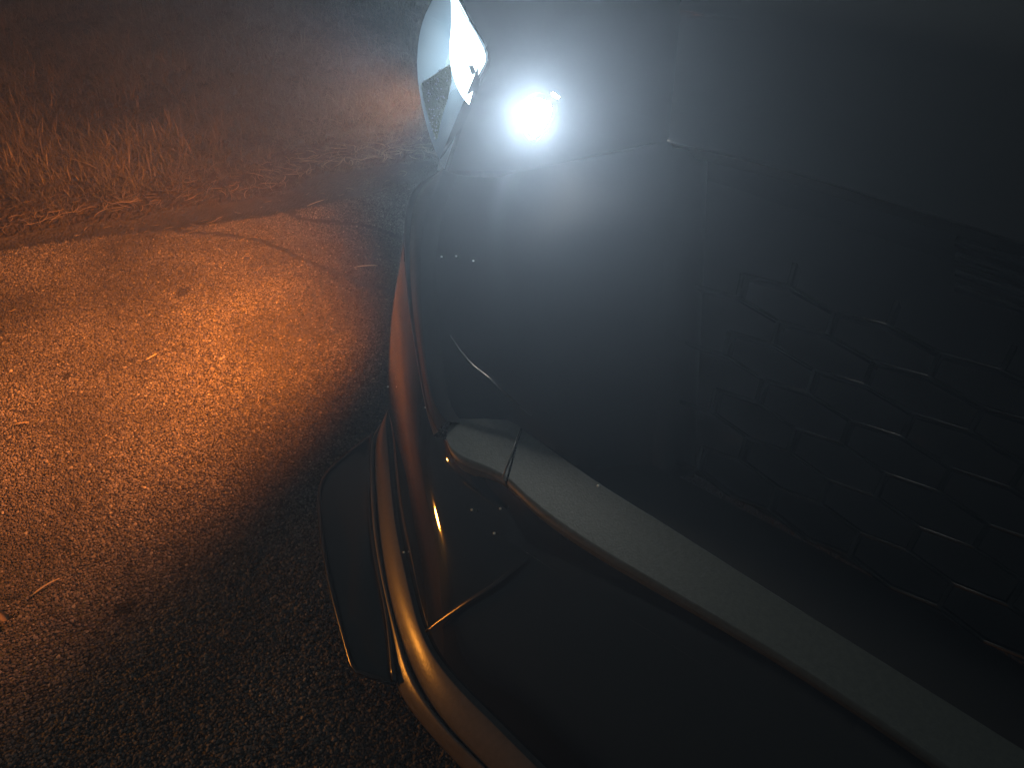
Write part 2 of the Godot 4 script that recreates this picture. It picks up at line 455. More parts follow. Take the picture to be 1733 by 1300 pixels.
func make_ground() -> void:
	# road: one sheet to beyond the horizon on the near side of the gutter
	var near := [Vector3(x_at(GUT_NEAR, 60.0), 0, 60.0), Vector3(x_at(GUT_NEAR, 4.0), 0, 4.0)]
	var far := [Vector3(x_at(GUT_FAR, 60.0), 0, 60.0), Vector3(x_at(GUT_FAR, 4.0), 0, 4.0)]
	var zs := []
	for i in 60:
		zs.append(2.0 - i * 0.1)
	var rng := RandomNumberGenerator.new()
	rng.seed = 4
	var jit := FastNoiseLite.new()
	jit.seed = 9
	jit.frequency = 3.0
	for z in zs:
		near.append(Vector3(x_at(GUT_NEAR, z) + jit.get_noise_1d(z * 3.0) * 0.02, 0, z))
		far.append(Vector3(x_at(GUT_FAR, z) + jit.get_noise_1d(z * 2.0 + 40.0) * 0.03, 0, z))
	near.append(Vector3(x_at(GUT_NEAR, -60.0), 0, -60.0))
	far.append(Vector3(x_at(GUT_FAR, -60.0), 0, -60.0))
	var road_right := []
	for p in near:
		road_right.append(Vector3(70, 0, p.z))
	var road := sheet("road", near, road_right, mats.bitumen)
	# gutter: a shallow dip of dark silt between the road edge and the verge
	var mid := []
	var mid2 := []
	for i in near.size():
		mid.append(near[i].lerp(far[i], 0.2) + Vector3(0, -0.018, 0))
		mid2.append(near[i].lerp(far[i], 0.75) + Vector3(0, -0.014, 0))
	var gut := part("gutter", skin([near, mid, mid2, far], 2), mats.silt, self)
	gut.set_meta("kind", "structure")
	# verge: rises gently away from the road
	var v1 := []
	var v2 := []
	var v3 := []
	for p in far:
		v1.append(p + Vector3(-0.25, 0.035, 0.03))
		v2.append(p + Vector3(-3.0, 0.16, 0.3))
		v3.append(Vector3(-80, 0.8, p.z))
	var verge := part("verge", skin([far, v1, v2, v3]), mats.soil, self)
	verge.set_meta("kind", "structure")
	make_chips(road)
	make_grass()

func chip_mesh(seed_value: int) -> ArrayMesh:
	var rng := RandomNumberGenerator.new()
	rng.seed = seed_value
	var rings := []
	var n := 6
	var h := [[-0.35, 0.95], [0.15, 1.0], [0.55, 0.62]]
	for k in h.size():
		var ring := []
		for i in n:
			var a := TAU * (i + 0.3 * k) / n + rng.randf_range(-0.25, 0.25)
			var r: float = h[k][1] * rng.randf_range(0.75, 1.15)
			ring.append(Vector3(cos(a) * r, h[k][0] + rng.randf_range(-0.12, 0.12), sin(a) * r))
		rings.append(ring)
	var st := SurfaceTool.new()
	st.begin(Mesh.PRIMITIVE_TRIANGLES)
	st.set_smooth_group(-1)
	for k in rings.size() - 1:
		for i in n:
			var j := (i + 1) % n
			for v in [rings[k][i], rings[k + 1][i], rings[k + 1][j], rings[k][i], rings[k + 1][j], rings[k][j]]:
				st.add_vertex(v)
	var top := Vector3(rng.randf_range(-0.2, 0.2), 0.72, rng.randf_range(-0.2, 0.2))
	for i in n:
		for v in [rings[2][i], top, rings[2][(i + 1) % n]]:
			st.add_vertex(v)
	st.generate_normals()
	return st.commit()

func scatter(called: String, mesh: Mesh, m: Material, xf: Array, cols: Array, parent: Node) -> MultiMeshInstance3D:
	var mm := MultiMesh.new()
	mm.transform_format = MultiMesh.TRANSFORM_3D
	mm.use_colors = true
	mm.mesh = mesh
	mm.instance_count = xf.size()
	for i in xf.size():
		mm.set_instance_transform(i, xf[i])
		mm.set_instance_color(i, cols[i])
	var o := MultiMeshInstance3D.new()
	o.name = called
	o.multimesh = mm
	o.material_override = m
	parent.add_child(o, true)
	o.set_meta("kind", "stuff")
	return o

func make_chips(road: Node) -> void:
	var rng := RandomNumberGenerator.new()
	rng.seed = 77
	var patch := FastNoiseLite.new()
	patch.seed = 3
	patch.frequency = 1.8
	patch.fractal_octaves = 4
	var xf := [[], [], [], []]
	var cols := [[], [], [], []]
	var stains := [[Vector2(-1.872, -0.703), 0.022], [Vector2(-1.74, -0.33), 0.012], [Vector2(-1.02, -0.12), 0.02]]
	var step := 0.0044
	var z := 0.5
	var cracks := [resample(CRACK1, 60), resample(CRACK2, 50)]
	for c in cracks:
		for i in c.size():
			c[i] += Vector3(rng.randf_range(-0.006, 0.006), 0, rng.randf_range(-0.006, 0.006))
	while z > -1.9:
		var x := x_at(GUT_NEAR, z) + 0.004 + rng.randf_range(-0.012, 0.010)
		while x < -0.22:
			x += step
			if x > -0.85 and z < -0.72 or x > -0.5 and z < -0.5:
				continue
			var p := Vector2(x + rng.randf_range(-0.45, 0.45) * step, z + rng.randf_range(-0.45, 0.45) * step)
			if x < -1.2 and z < -0.8:
				if near_curve(p, cracks[0]) < 0.008 or near_curve(p, cracks[1]) < 0.009:
					continue
			if rng.randf() < 0.05:
				continue
			var k := rng.randi() % 4
			var s := rng.randf_range(0.0018, 0.0031)
			if rng.randf() < 0.10:
				s *= 1.45
			var b := Basis.from_euler(Vector3(rng.randf_range(-0.35, 0.35), rng.randf() * TAU, rng.randf_range(-0.35, 0.35)))
			b = b.scaled_local(Vector3(s * rng.randf_range(0.7, 1.35), s * rng.randf_range(0.35, 0.65), s))
			xf[k].append(Transform3D(b, Vector3(p.x, rng.randf_range(-0.0010, 0.0012), p.y)))
			var t := rng.randf()
			var w := clampf(0.5 + 0.8 * patch.get_noise_2d(p.x, p.y), 0.1, 0.95)
			for stain in stains:
				if p.distance_to(stain[0]) < stain[1] * rng.randf_range(0.6, 1.25):
					w = -0.25
			var base := Color(0.085, 0.080, 0.074).lerp(Color(0.17, 0.155, 0.14), clampf(t * t * 0.9 + 0.1 * w, 0.0, 1.0))
			if rng.randf() < 0.12:
				base = Color(0.045, 0.043, 0.041)
			elif rng.randf() < 0.02:
				base = Color(0.24, 0.22, 0.19)
			cols[k].append(base * (0.55 + 0.85 * w))
		z -= step
	for k in 4:
		scatter("stone_chips", chip_mesh(100 + k), mats.chip, xf[k], cols[k], road)

func tuft_mesh(seed_value: int, blades: int, spread: float) -> ArrayMesh:
	var rng := RandomNumberGenerator.new()
	rng.seed = seed_value
	var st := SurfaceTool.new()
	st.begin(Mesh.PRIMITIVE_TRIANGLES)
	for i in blades:
		var a := rng.randf() * TAU
		var dir := Vector3(cos(a), 0, sin(a))
		var side := Vector3(-sin(a), 0, cos(a)).rotated(Vector3.UP, rng.randf_range(-0.5, 0.5))
		var root := Vector3(rng.randf_range(-1, 1), 0, rng.randf_range(-1, 1)) * spread
		var hgt := rng.randf_range(0.045, 0.125)
		var lean := rng.randf_range(0.15, 1.5)
		var w := rng.randf_range(0.0016, 0.0034)
		var tone := rng.randf_range(0.6, 1.3)
		var hue := rng.randf()
		var col := Color(0.066, 0.070, 0.052).lerp(Color(0.17, 0.145, 0.115), hue) * tone
		col.a = 1.0
		var prev := []
		for k in 5:
			var t := k / 4.0
			var c := root + dir * (lean * hgt * t * t) + Vector3.UP * hgt * (t - 0.38 * lean * t * t) + side * sin(t * 3.0 + hue * 6.0) * 0.004
			c.y = max(c.y, 0.003)
			var ww := w * (1.0 - t * 0.85)
			var cur := [c - side * ww, c + side * ww]
			if k > 0:
				for v in [prev[0], cur[0], cur[1], prev[0], cur[1], prev[1]]:
					st.set_color(col)
					st.add_vertex(v)
			prev = cur
	st.generate_normals()
	return st.commit()

func make_grass() -> void:
	var rng := RandomNumberGenerator.new()
	rng.seed = 15
	var dens := FastNoiseLite.new()
	dens.seed = 8
	dens.frequency = 1.6
	var root := Node3D.new()
	root.name = "grass"
	add_child(root)
	root.set_meta("kind", "stuff")
	tag(root, "rough dry grass covering the verge beyond the gutter", "grass")
	var xf := [[], [], [], [], []]
	var cols := [[], [], [], [], []]
	for i in 34000:
		var d := pow(rng.randf(), 1.5) * 5.0
		var z := rng.randf_range(-5.0, 1.2)
		var x := x_at(GUT_FAR, z) - d
		var n := dens.get_noise_2d(x, z)
		if d < 0.16 and rng.randf() < 0.55:
			continue
		if n < -0.28 and rng.randf() < 0.5:
			continue
		var y: float = 0.035 * min(d / 0.25, 1.0) + 0.045 * max(d - 0.25, 0.0)
		var s: float = (1.0 + 0.5 * n) * rng.randf_range(0.40, 0.78) * lerp(0.5, 1.0, clamp(d / 0.35, 0.0, 1.0))
		var flat: float = lerp(0.45, 1.0, clamp(d / 0.5, 0.0, 1.0))
		var b := Basis.from_euler(Vector3(rng.randf_range(-0.2, 0.2), rng.randf() * TAU, rng.randf_range(-0.2, 0.2))).scaled_local(Vector3(s, s * flat, s))
		var k := rng.randi() % 5
		xf[k].append(Transform3D(b, Vector3(x, y - 0.004, z)))
		cols[k].append(Color(1, 1, 1) * (0.85 + 0.5 * n))
	for k in 5:
		scatter("grass_tufts", tuft_mesh(200 + k, 16, 0.03), mats.blade, xf[k], cols[k], root)

func stem_mesh(length: float, bend: float, w: float) -> ArrayMesh:
	var pts := []
	for i in 7:
		var t := i / 6.0 - 0.5
		pts.append(Vector3(t * length, w * 0.6, bend * (t * t - 0.08) * length))
	return sweep(pts, w, 5, 0.8, 0.5)

func make_litter() -> void:
	# short clippings strewn over the road edge and the gutter, too many to count
	var rng := RandomNumberGenerator.new()
	rng.seed = 51
	var xf := []
	var cols := []
	for i in 2000:
		var z := rng.randf_range(-2.4, 0.8)
		var u := rng.randf()
		var x: float
		if u < 0.72:
			x = x_at(GUT_FAR, z) - abs(rng.randfn(0.0, 0.22))
		elif u < 0.80:
			x = x_at(GUT_NEAR, z) + rng.randf_range(-0.12, 0.05)
		else:
			x = x_at(GUT_NEAR, z) + pow(rng.randf(), 2.2) * 1.4
			if rng.randf() < 0.55:
				continue
		if x > -0.95 and z < -0.4:
			continue
		var lng := rng.randf_range(0.35, 1.0) * (1.0 if u < 0.72 else 0.45)
		var y := 0.007 if u >= 0.8 else (0.012 if u < 0.72 else -0.006)
		if u < 0.72:
			y += rng.randf_range(0.0, 0.02)
		var b := Basis.from_euler(Vector3(0, rng.randf() * TAU, rng.randf_range(-0.12, 0.12))).scaled_local(Vector3(lng, 1, lng))
		xf.append(Transform3D(b, Vector3(x, y, z)))
		var c := Color(0.10, 0.085, 0.062).lerp(Color(0.25, 0.20, 0.145), pow(rng.randf(), 1.8))
		cols.append(c)
	var o := scatter("straw_clippings", stem_mesh(0.075, 0.5, 0.0016), mats.straw, xf, cols, self)
	tag(o, "scattered dry straw clippings along the road edge", "straw")
	var dry := mat("dry_straw", lin(0.36, 0.29, 0.19), 0.7)
	var stems := [
		[STEMS[0], STEMS[1], 0.3, 0.0020, "pale dry grass stem lying alone on the dark asphalt left of the car"],
		[STEMS[2], STEMS[3], 0.05, 0.0022, "short straight straw lying on the amber lit asphalt below the dark stain"],
		[STEMS[4], STEMS[5], 0.2, 0.0019, "thin straw lying on the brightest amber asphalt at the left edge"],
		[STEMS[9], STEMS[10], 0.15, 0.0022, "pale straw lying across the end of the dark gutter patch"],
		[STEMS[11], STEMS[12], 0.25, 0.0020, "curved straw lying beside the longer crack near the car"],
	]
	for s in stems:
		var a: Vector3 = s[0]
		var b: Vector3 = s[1]
		var o2 := part(numbered("dry_grass_stem"), stem_mesh((b - a).length(), s[2], s[3]), dry, self, (a + b) * 0.5 + Vector3(0, 0.006, 0))
		o2.rotation.y = -atan2(b.z - a.z, b.x - a.x)
		tag(o2, s[4], "straw", "dry stems on the road")
	# a curled dead leaf at the left edge
	var rows := []
	for i in 9:
		var t := i / 8.0
		var row := []
		var w := 0.007 * sin(PI * clamp(t * 0.9 + 0.08, 0, 1))
		for k in 5:
			var s2 := (k - 2) / 2.0
			row.append(Vector3((t - 0.5) * 0.04, 0.009 + 0.004 * s2 * s2 + 0.012 * pow(t - 0.5, 2.0) * 4.0, s2 * w + 0.010 * sin(t * 2.6)))
		rows.append(row)
	var leaf := part("dead_leaf", skin(rows, 2), mat("leaf", lin(0.16, 0.12, 0.07), 0.8), self, (STEMS[6] + STEMS[7]) * 0.5)
	leaf.rotation.y = 0.6
	tag(leaf, "small curled dead leaf on the asphalt at the left edge", "leaf")

# ---------------------------------------------------------------- car
func make_car() -> void:
	var car := thing("car", Vector3.ZERO, "glossy black car with lit headlight, grey grille shelf and front splitter", "car")
	var n := 72
	# front splitter: underside, nose, ridge, groove, sloping deck
	var l0 := curve(LIP_BOTTOM, n)
	var l1 := curve(LIP_RIDGE, n)
	var l2 := curve(LIP_FOOT, n)
	var l3 := curve(LIP_TOP, n)
	var under := []
	var nose := []
	var ridge_in := []
	var groove := []
	var back := []
	for i in n:
		under.append(l0[i].lerp(l3[i], 0.9) + Vector3(0, -0.075, 0))
		nose.append(l0[i].lerp(l1[i], 0.5) + (l0[i] - l2[i]) * Vector3(0.25, 0, 0.25))
		ridge_in.append(l1[i].lerp(l2[i], 0.45) + Vector3(0, -0.001, 0))
		groove.append(l1[i].lerp(l2[i], 0.75) + Vector3(0, -0.012, 0))
		back.append(l3[i].lerp(l2[i], -0.5) + Vector3(0, -0.02, 0))
	part("splitter_edge", skin([under, l0, nose, l1, ridge_in, groove], 1, true), mats.lip, car)
	part("splitter_deck", joined([skin([groove, l2], 1, true), skin([l2, l2_to(l2, l3, 0.04, 0.0009), l2_to(l2, l3, 0.96, 0.0009), l3], 1, true), skin([l3, back], 1, true)]), mats.lip, car)
	# lower bumper face, from behind the deck up to the crease
	var f0 := []
	var cz := curve(CREASE, n)
	for i in n:
		f0.append(l3[i].lerp(l2[i], -0.25) + Vector3(0, -0.012, 0))
	var f1 := l2_to(f0, cz, 0.33, 0.010)
	var f2 := l2_to(f0, cz, 0.7, 0.012)
	part("lower_bumper", skin([f0, f1, f2, cz], 4, true), mats.paint, car)
	# ledge from the crease up to the shelf
	var sf := curve(SHELF_FRONT, 48, 6)
	var sb := curve(SHELF_BACK, 48, 2)
	for row in [sf, sb]:
		for i in row.size():
			row[i].y = 0.38 + 0.25 * clampf(-0.515 - row[i].z, -0.01, 0.09)
	var cz_part := curve(CREASE.slice(0, 8), 48, 2)
	var sfl := []
	for p in sf:
		sfl.append(p + Vector3(0, -0.010, -0.004))
	part("bumper_ledge", skin([cz_part, l2_to(cz_part, sfl, 0.5, -0.006), sfl], 3, true), mats.paint, car)
	# grey shelf under the grille: end piece and main piece with an open seam between them
	var rows := []
	var skirt := []
	var lead := []
	var roll := []
	var tail := []
	for i in 48:
		skirt.append(sf[i] + Vector3(0, -0.022, -0.006))
		lead.append(sf[i] + Vector3(0, -0.004, -0.001))
		roll.append(sf[i].lerp(sb[i], 0.10) + Vector3(0, 0.0015, 0))
		tail.append(sb[i] + Vector3(0, -0.03, -0.004))
	rows = [skirt, lead, sf, roll, l2_to(roll, sb, 0.5, 0.0), l2_to(roll, sb, 0.97, 0.0), sb, tail]
	var cut := 38
	var main_rows := []
	var end_rows := []
	for r in rows:
		main_rows.append(r.slice(0, cut))
		var e: Array = r.slice(cut - 1)
		e[0] = e[0].lerp(e[1], 0.25)
		end_rows.append(e)
	part("grille_shelf", joined([skin(main_rows.slice(0, 4), 1, true), skin(main_rows.slice(3, 6), 1, true), skin(main_rows.slice(5), 1, true)]), mats.trim, car)
	pair("shelf_end", joined([skin(end_rows.slice(0, 4)), skin(end_rows.slice(3, 6)), skin(end_rows.slice(5))]), mats.trim, car)
	# raised fin at the corner
	var fc := curve(FIN_CREASE, 32, 1)
	var fe := curve(FIN_EDGE, 32, 1)
	var fin_rows := [fc, l2_to(fc, fe, 0.10, 0.003), l2_to(fc, fe, 0.28, 0.003), l2_to(fc, fe, 0.34, -0.001), l2_to(fc, fe, 0.40, 0.003), l2_to(fc, fe, 0.95, 0.002), fe, offset_rows([fe], Vector3(0.012, -0.012, -0.02))[0]]
	pair("corner_fin", skin(fin_rows, 1), mats.panel, car)
	# recessed side panel
	var pm := curve(PANEL_MID, 32, 1)
	var pe := curve(PANEL_EDGE, 32, 1)
	var fe_in: Array = offset_rows([fe], Vector3(0.012, -0.012, -0.02))[0]
	var mid_a := l2_to(fe_in, pm, 0.5, -0.012)
	var mid_b := l2_to(pm, pe, 0.6, -0.004)
	pair("side_panel", skin([fe_in, mid_a, pm, mid_b, pe], 5), mats.panel, car)
	# floor behind the shelf, from the panel foot to the grille
	var fl0 := []
	var fl1 := []
	for i in 12:
		var t := i / 11.0
		fl0.append(Vector3(-0.64 * t, 0.385, lerp(-0.588, -0.60, t)))
		fl1.append(Vector3(-0.62 * t, 0.395, lerp(-0.70, -0.66, t)))
	part("intake_floor", skin([fl0, fl1], 1, true), mats.dark, car)
	# upright edge trim between panel and grille
	var pe2: Array = offset_rows([pe], Vector3(0.006, 0.0, 0.0))[0]
	var pe3: Array = offset_rows([pe], Vector3(0.036, 0.0, 0.004))[0]
	var pe4: Array = offset_rows([pe], Vector3(0.040, -0.03, -0.05))[0]
	pair("grille_side_trim", skin([pe, pe2, pe3, pe4], 1), mats.panel, car)
	make_grille(car)
	# upper fascia and wing crest round the lamp
	var up := [offset_rows([curve(UP0, 30, 1)], Vector3(-0.004, -0.008, -0.014))[0], curve(UP1, 30, 1), curve(UP2, 30, 1), curve(UP3, 30, 1)]
	pair("upper_fascia", skin(up, 6), mats.fascia, car)
	# bonnet: front edge, nose, then back towards the windscreen
	var he := curve(HOOD_EDGE + [Vector3(0, 0.743, -0.907)], 30, 1)
	var hood := []
	var cen := [Vector3(0, 0.743, -0.907), Vector3(0, 0.775, -0.935), Vector3(0, 0.815, -0.985), Vector3(0, 0.85, -1.06), Vector3(0, 0.88, -1.16), Vector3(0, 0.95, -1.5), Vector3(0, 1.02, -2.0)]
	var edg := [HOOD_EDGE[0], UP3[1] + Vector3(0, 0.004, 0.0), UP3[2] + Vector3(0, 0.004, 0.0), UP3[4] + Vector3(0, 0.004, 0), UP3[5] + Vector3(0, 0.004, 0), Vector3(-0.80, 0.925, -1.5), Vector3(-0.84, 0.985, -2.0)]
	for k in cen.size():
		var row := []
		for i in 30:
			var t := i / 29.0
			var p: Vector3 = edg[k].lerp(cen[k], t)
			if k == 0:
				p = he[i]
			else:
				p.y += 0.012 * sin(PI * t)
				p.z += 0.02 * sin(PI * t)
			row.append(p)
		hood.append(row)
	part("bonnet", skin(hood, 5, true), mats.paint, car)
	# rolled front edge of the bonnet
	var he_all := he.duplicate()
	for i in range(28, -1, -1):
		he_all.append(Vector3(-he[i].x, he[i].y, he[i].z))
	part("bonnet_edge", sweep(he_all, 0.0035, 10, 0.0), mats.gloss_trim, car)
	var hl := []
	for p in he:
		hl.append(p + Vector3(0, -0.03, -0.03))
	part("bonnet_return", skin([he, hl], 1, true), mats.dark, car)
	make_headlight(car)
	make_front_lamp(car)
	# wing and side of the car, hidden from the front
	var crest := [UP0[5], Vector3(-0.99, 0.885, -1.3), Vector3(-0.98, 0.93, -1.9)]
	var inner := [UP3[5], Vector3(-0.79, 0.915, -1.45), Vector3(-0.84, 0.98, -2.0)]
	pair("wing_top", skin([curve(inner, 16, 0), l2_to(curve(inner, 16, 0), curve(crest, 16, 0), 0.5, 0.01), curve(crest, 16, 0)], 3), mats.paint, car)
	var side_rows := []
	for k in 6:
		var row := []
		for i in 24:
			var t := i / 23.0
			var z: float = lerp(-0.86, -2.0, t)
			var top: float = lerp(0.60, 0.93, clamp((-z - 0.86) / 0.25, 0.0, 1.0))
			var arch := 0.12
			var dz := absf(z + 1.42)
			if dz < 0.37:
				arch = 0.33 + sqrt(0.37 * 0.37 - dz * dz)
			row.append(Vector3(-0.985 - 0.015 * sin(PI * k / 5.0) + 0.03 * (k / 5.0 - 0.2) * (1.0 if k == 5 else 0.0), lerp(arch, top, k / 5.0), z))
		side_rows.append(row)
	pair("wing_side", skin(side_rows, 1), mats.paint, car)
	# front wheels
	for s in [-1.0, 1.0]:
		var w := Node3D.new()
		w.name = "wheel"
		car.add_child(w, true)
		w.position = Vector3(0.86 * s, 0.33, -1.42)
		w.rotation.z = PI / 2
		part("tyre", lathe([Vector2(0.22, -0.10), Vector2(0.30, -0.11), Vector2(0.325, -0.09), Vector2(0.33, 0.0), Vector2(0.325, 0.09), Vector2(0.30, 0.11), Vector2(0.22, 0.10)]), mats.rubber, w)
		part("rim", lathe([Vector2(0.0, 0.06), Vector2(0.06, 0.07), Vector2(0.07, 0.03), Vector2(0.19, 0.05), Vector2(0.22, 0.10), Vector2(0.22, -0.10), Vector2(0.0, -0.05)]), mats.alloy, w)
	# dark bulkhead that closes the engine bay behind the skin
	var bk := BoxMesh.new()
	bk.size = Vector3(1.3, 0.5, 0.04)
	part("bulkhead", bk, mats.dark, car, Vector3(0, 0.5, -1.06))
	# corner plate on the splitter
	var po := []
	var ins := [Vector3(-0.53, 0.113, -0.335), Vector3(-0.644, 0.114, -0.408), Vector3(-0.749, 0.116, -0.475), Vector3(-0.874, 0.118, -0.575)]
	var outer := resample(PLATE, 30)
	for p in outer:
		po.append(p)
	for p in ins:
		po.append(p)
	part("splitter_plate", plate(po, 0.010, 0.006), mats.gloss_trim, car)
	var mo := []
	for p in po:
		mo.append(Vector3(-p.x, p.y, p.z))
	mo.reverse()
	part("splitter_plate", plate(mo, 0.010, 0.006), mats.gloss_trim, car)
	pair("plate_rim", sweep(resample(PLATE, 40), 0.0035, 8), mats.gloss_trim, car)
	pair("plate_root", sweep(resample([PLATE[10] + Vector3(0, 0.006, 0), Vector3(-0.60, 0.124, -0.372), Vector3(-0.70, 0.124, -0.432), Vector3(-0.80, 0.125, -0.500), Vector3(-0.93, 0.128, -0.612)], 30), 0.005, 8), mats.gloss_trim, car)
	# duct blades on the lower bumper
	pair("duct_blade", sweep(proud(resample(BLADE1, 20)), 0.0045, 8, 0.6, 0.6), mats.gloss_trim, car)
	pair("shelf_seam", sweep([Vector3(-0.533, 0.4025, -0.597), Vector3(-0.516, 0.393, -0.560), Vector3(-0.501, 0.3835, -0.527)], 0.0016, 6), mats.trim, car)
	pair("duct_edge", sweep(resample(LEDGE, 12), 0.003, 8, 0.5), mats.gloss_trim, car)
	pair("panel_fold", sweep(resample(FOLD, 24), 0.0026, 8, 0.9, 0.7), mats.gloss_trim, car)
	# rain beads
	for p in DROPS:
		var sp := SphereMesh.new()
		sp.radius = 0.0019
		sp.height = 0.0030
		sp.radial_segments = 12
		sp.rings = 6
		part("rain_bead", sp, mats.droplet, car, p + Vector3(0, 0.001, 0.001))

func mirrored(m: ArrayMesh) -> ArrayMesh:
	var mdt := MeshDataTool.new()
	mdt.create_from_surface(m, 0)
	var st := SurfaceTool.new()
	st.begin(Mesh.PRIMITIVE_TRIANGLES)
	for f in mdt.get_face_count():
		for k in [2, 1, 0]:
			var v := mdt.get_vertex(mdt.get_face_vertex(f, k))
			var nn := mdt.get_vertex_normal(mdt.get_face_vertex(f, k))
			st.set_normal(Vector3(-nn.x, nn.y, nn.z))
			st.add_vertex(Vector3(-v.x, v.y, v.z))
	st.index()
	return st.commit()

# the curve between two curves, pushed out by h along the local up-and-forward normal
func l2_to(a: Array, b: Array, t: float, h: float) -> Array:
	var out := []
	for i in a.size():
		var along: Vector3 = a[min(i + 1, a.size() - 1)] - a[max(i - 1, 0)]
		var across: Vector3 = b[i] - a[i]
		var nn := along.cross(across).normalized()
		if nn.dot(Vector3(0.1, 0.6, 0.8)) < 0:
			nn = -nn
		out.append(a[i].lerp(b[i], t) + nn * h)
	return out

func proud(pts: Array) -> Array:
	var o := []
	for i in pts.size():
		o.append(pts[i] + Vector3(0, 0.009, 0.012) + Vector3(0, 0.013, 0.017) * sin(PI * i / (pts.size() - 1.0)))
	return o

func make_grille(car: Node3D) -> void:
	var g := Node3D.new()
	g.name = "grille"
	car.add_child(g, true)
	var p0 := Vector3(0, 0.41, -0.668)
	var up := Vector3(0, 0.31, -0.278).normalized()
	var nn := Vector3(0, 0.278, 0.31).normalized()
	# backing
	var b0 := []
	var b1 := []
	for i in 9:
		var t := i / 8.0
		b0.append(p0 + Vector3(lerp(-0.40, 0.40, t), 0, 0) - nn * 0.13)
		b1.append(p0 + up * 0.425 + Vector3(lerp(-0.60, 0.60, t), 0, 0) - nn * 0.13)
	part("backing", skin([b0, b1]), mats.dark, g)
	# stretched honeycomb whose columns lean with the side trim
	var pitch := 0.0755
	var w := 0.101
	var upright := 0.040
	var at_uv := func(u: float, s: float) -> Vector3:
		return p0 + up * s + Vector3(u * (1.0 + 0.95 * s), 0, 0)
	var cells := {}
	for r in range(-1, 12):
		for c in range(-6, 7):
			var odd := (r % 2 + 2) % 2
			var u := (c + 0.5 * odd) * w + 0.01
			var s := 0.018 + r * pitch * 0.5
			# upright strut, then the two slanted wings at its foot
			var top := s + 0.030
			var foot := s
			var limit := 0.34
			if absf(u) > limit or foot < 0.0 or top > 0.34:
				continue
			var a: Vector3 = at_uv.call(u, foot)
			var b: Vector3 = at_uv.call(u, top)
			part("strut", box_bar(a, b, 0.006, 0.03, nn), mats.mesh, g)
			for sd in [-0.5, 0.5]:
				var u2: float = u + sd * w
				if absf(u2) > limit + 0.02:
					continue
				var d: Vector3 = at_uv.call(u2, foot - (pitch * 0.5 - 0.030))
				part("strut", box_bar(a, d, 0.0045, 0.03, nn), mats.mesh, g)
	# ribbed sensor cover in the middle of the upper edge
	for k in 4:
		var s := 0.352 + k * 0.0165
		part("slat", box_bar(p0 + up * s + Vector3(-0.135 - k * 0.008, 0, 0) + nn * 0.006, p0 + up * s + Vector3(0.135 + k * 0.008, 0, 0) + nn * 0.006, 0.006, 0.02, nn), mats.gloss_trim, g)

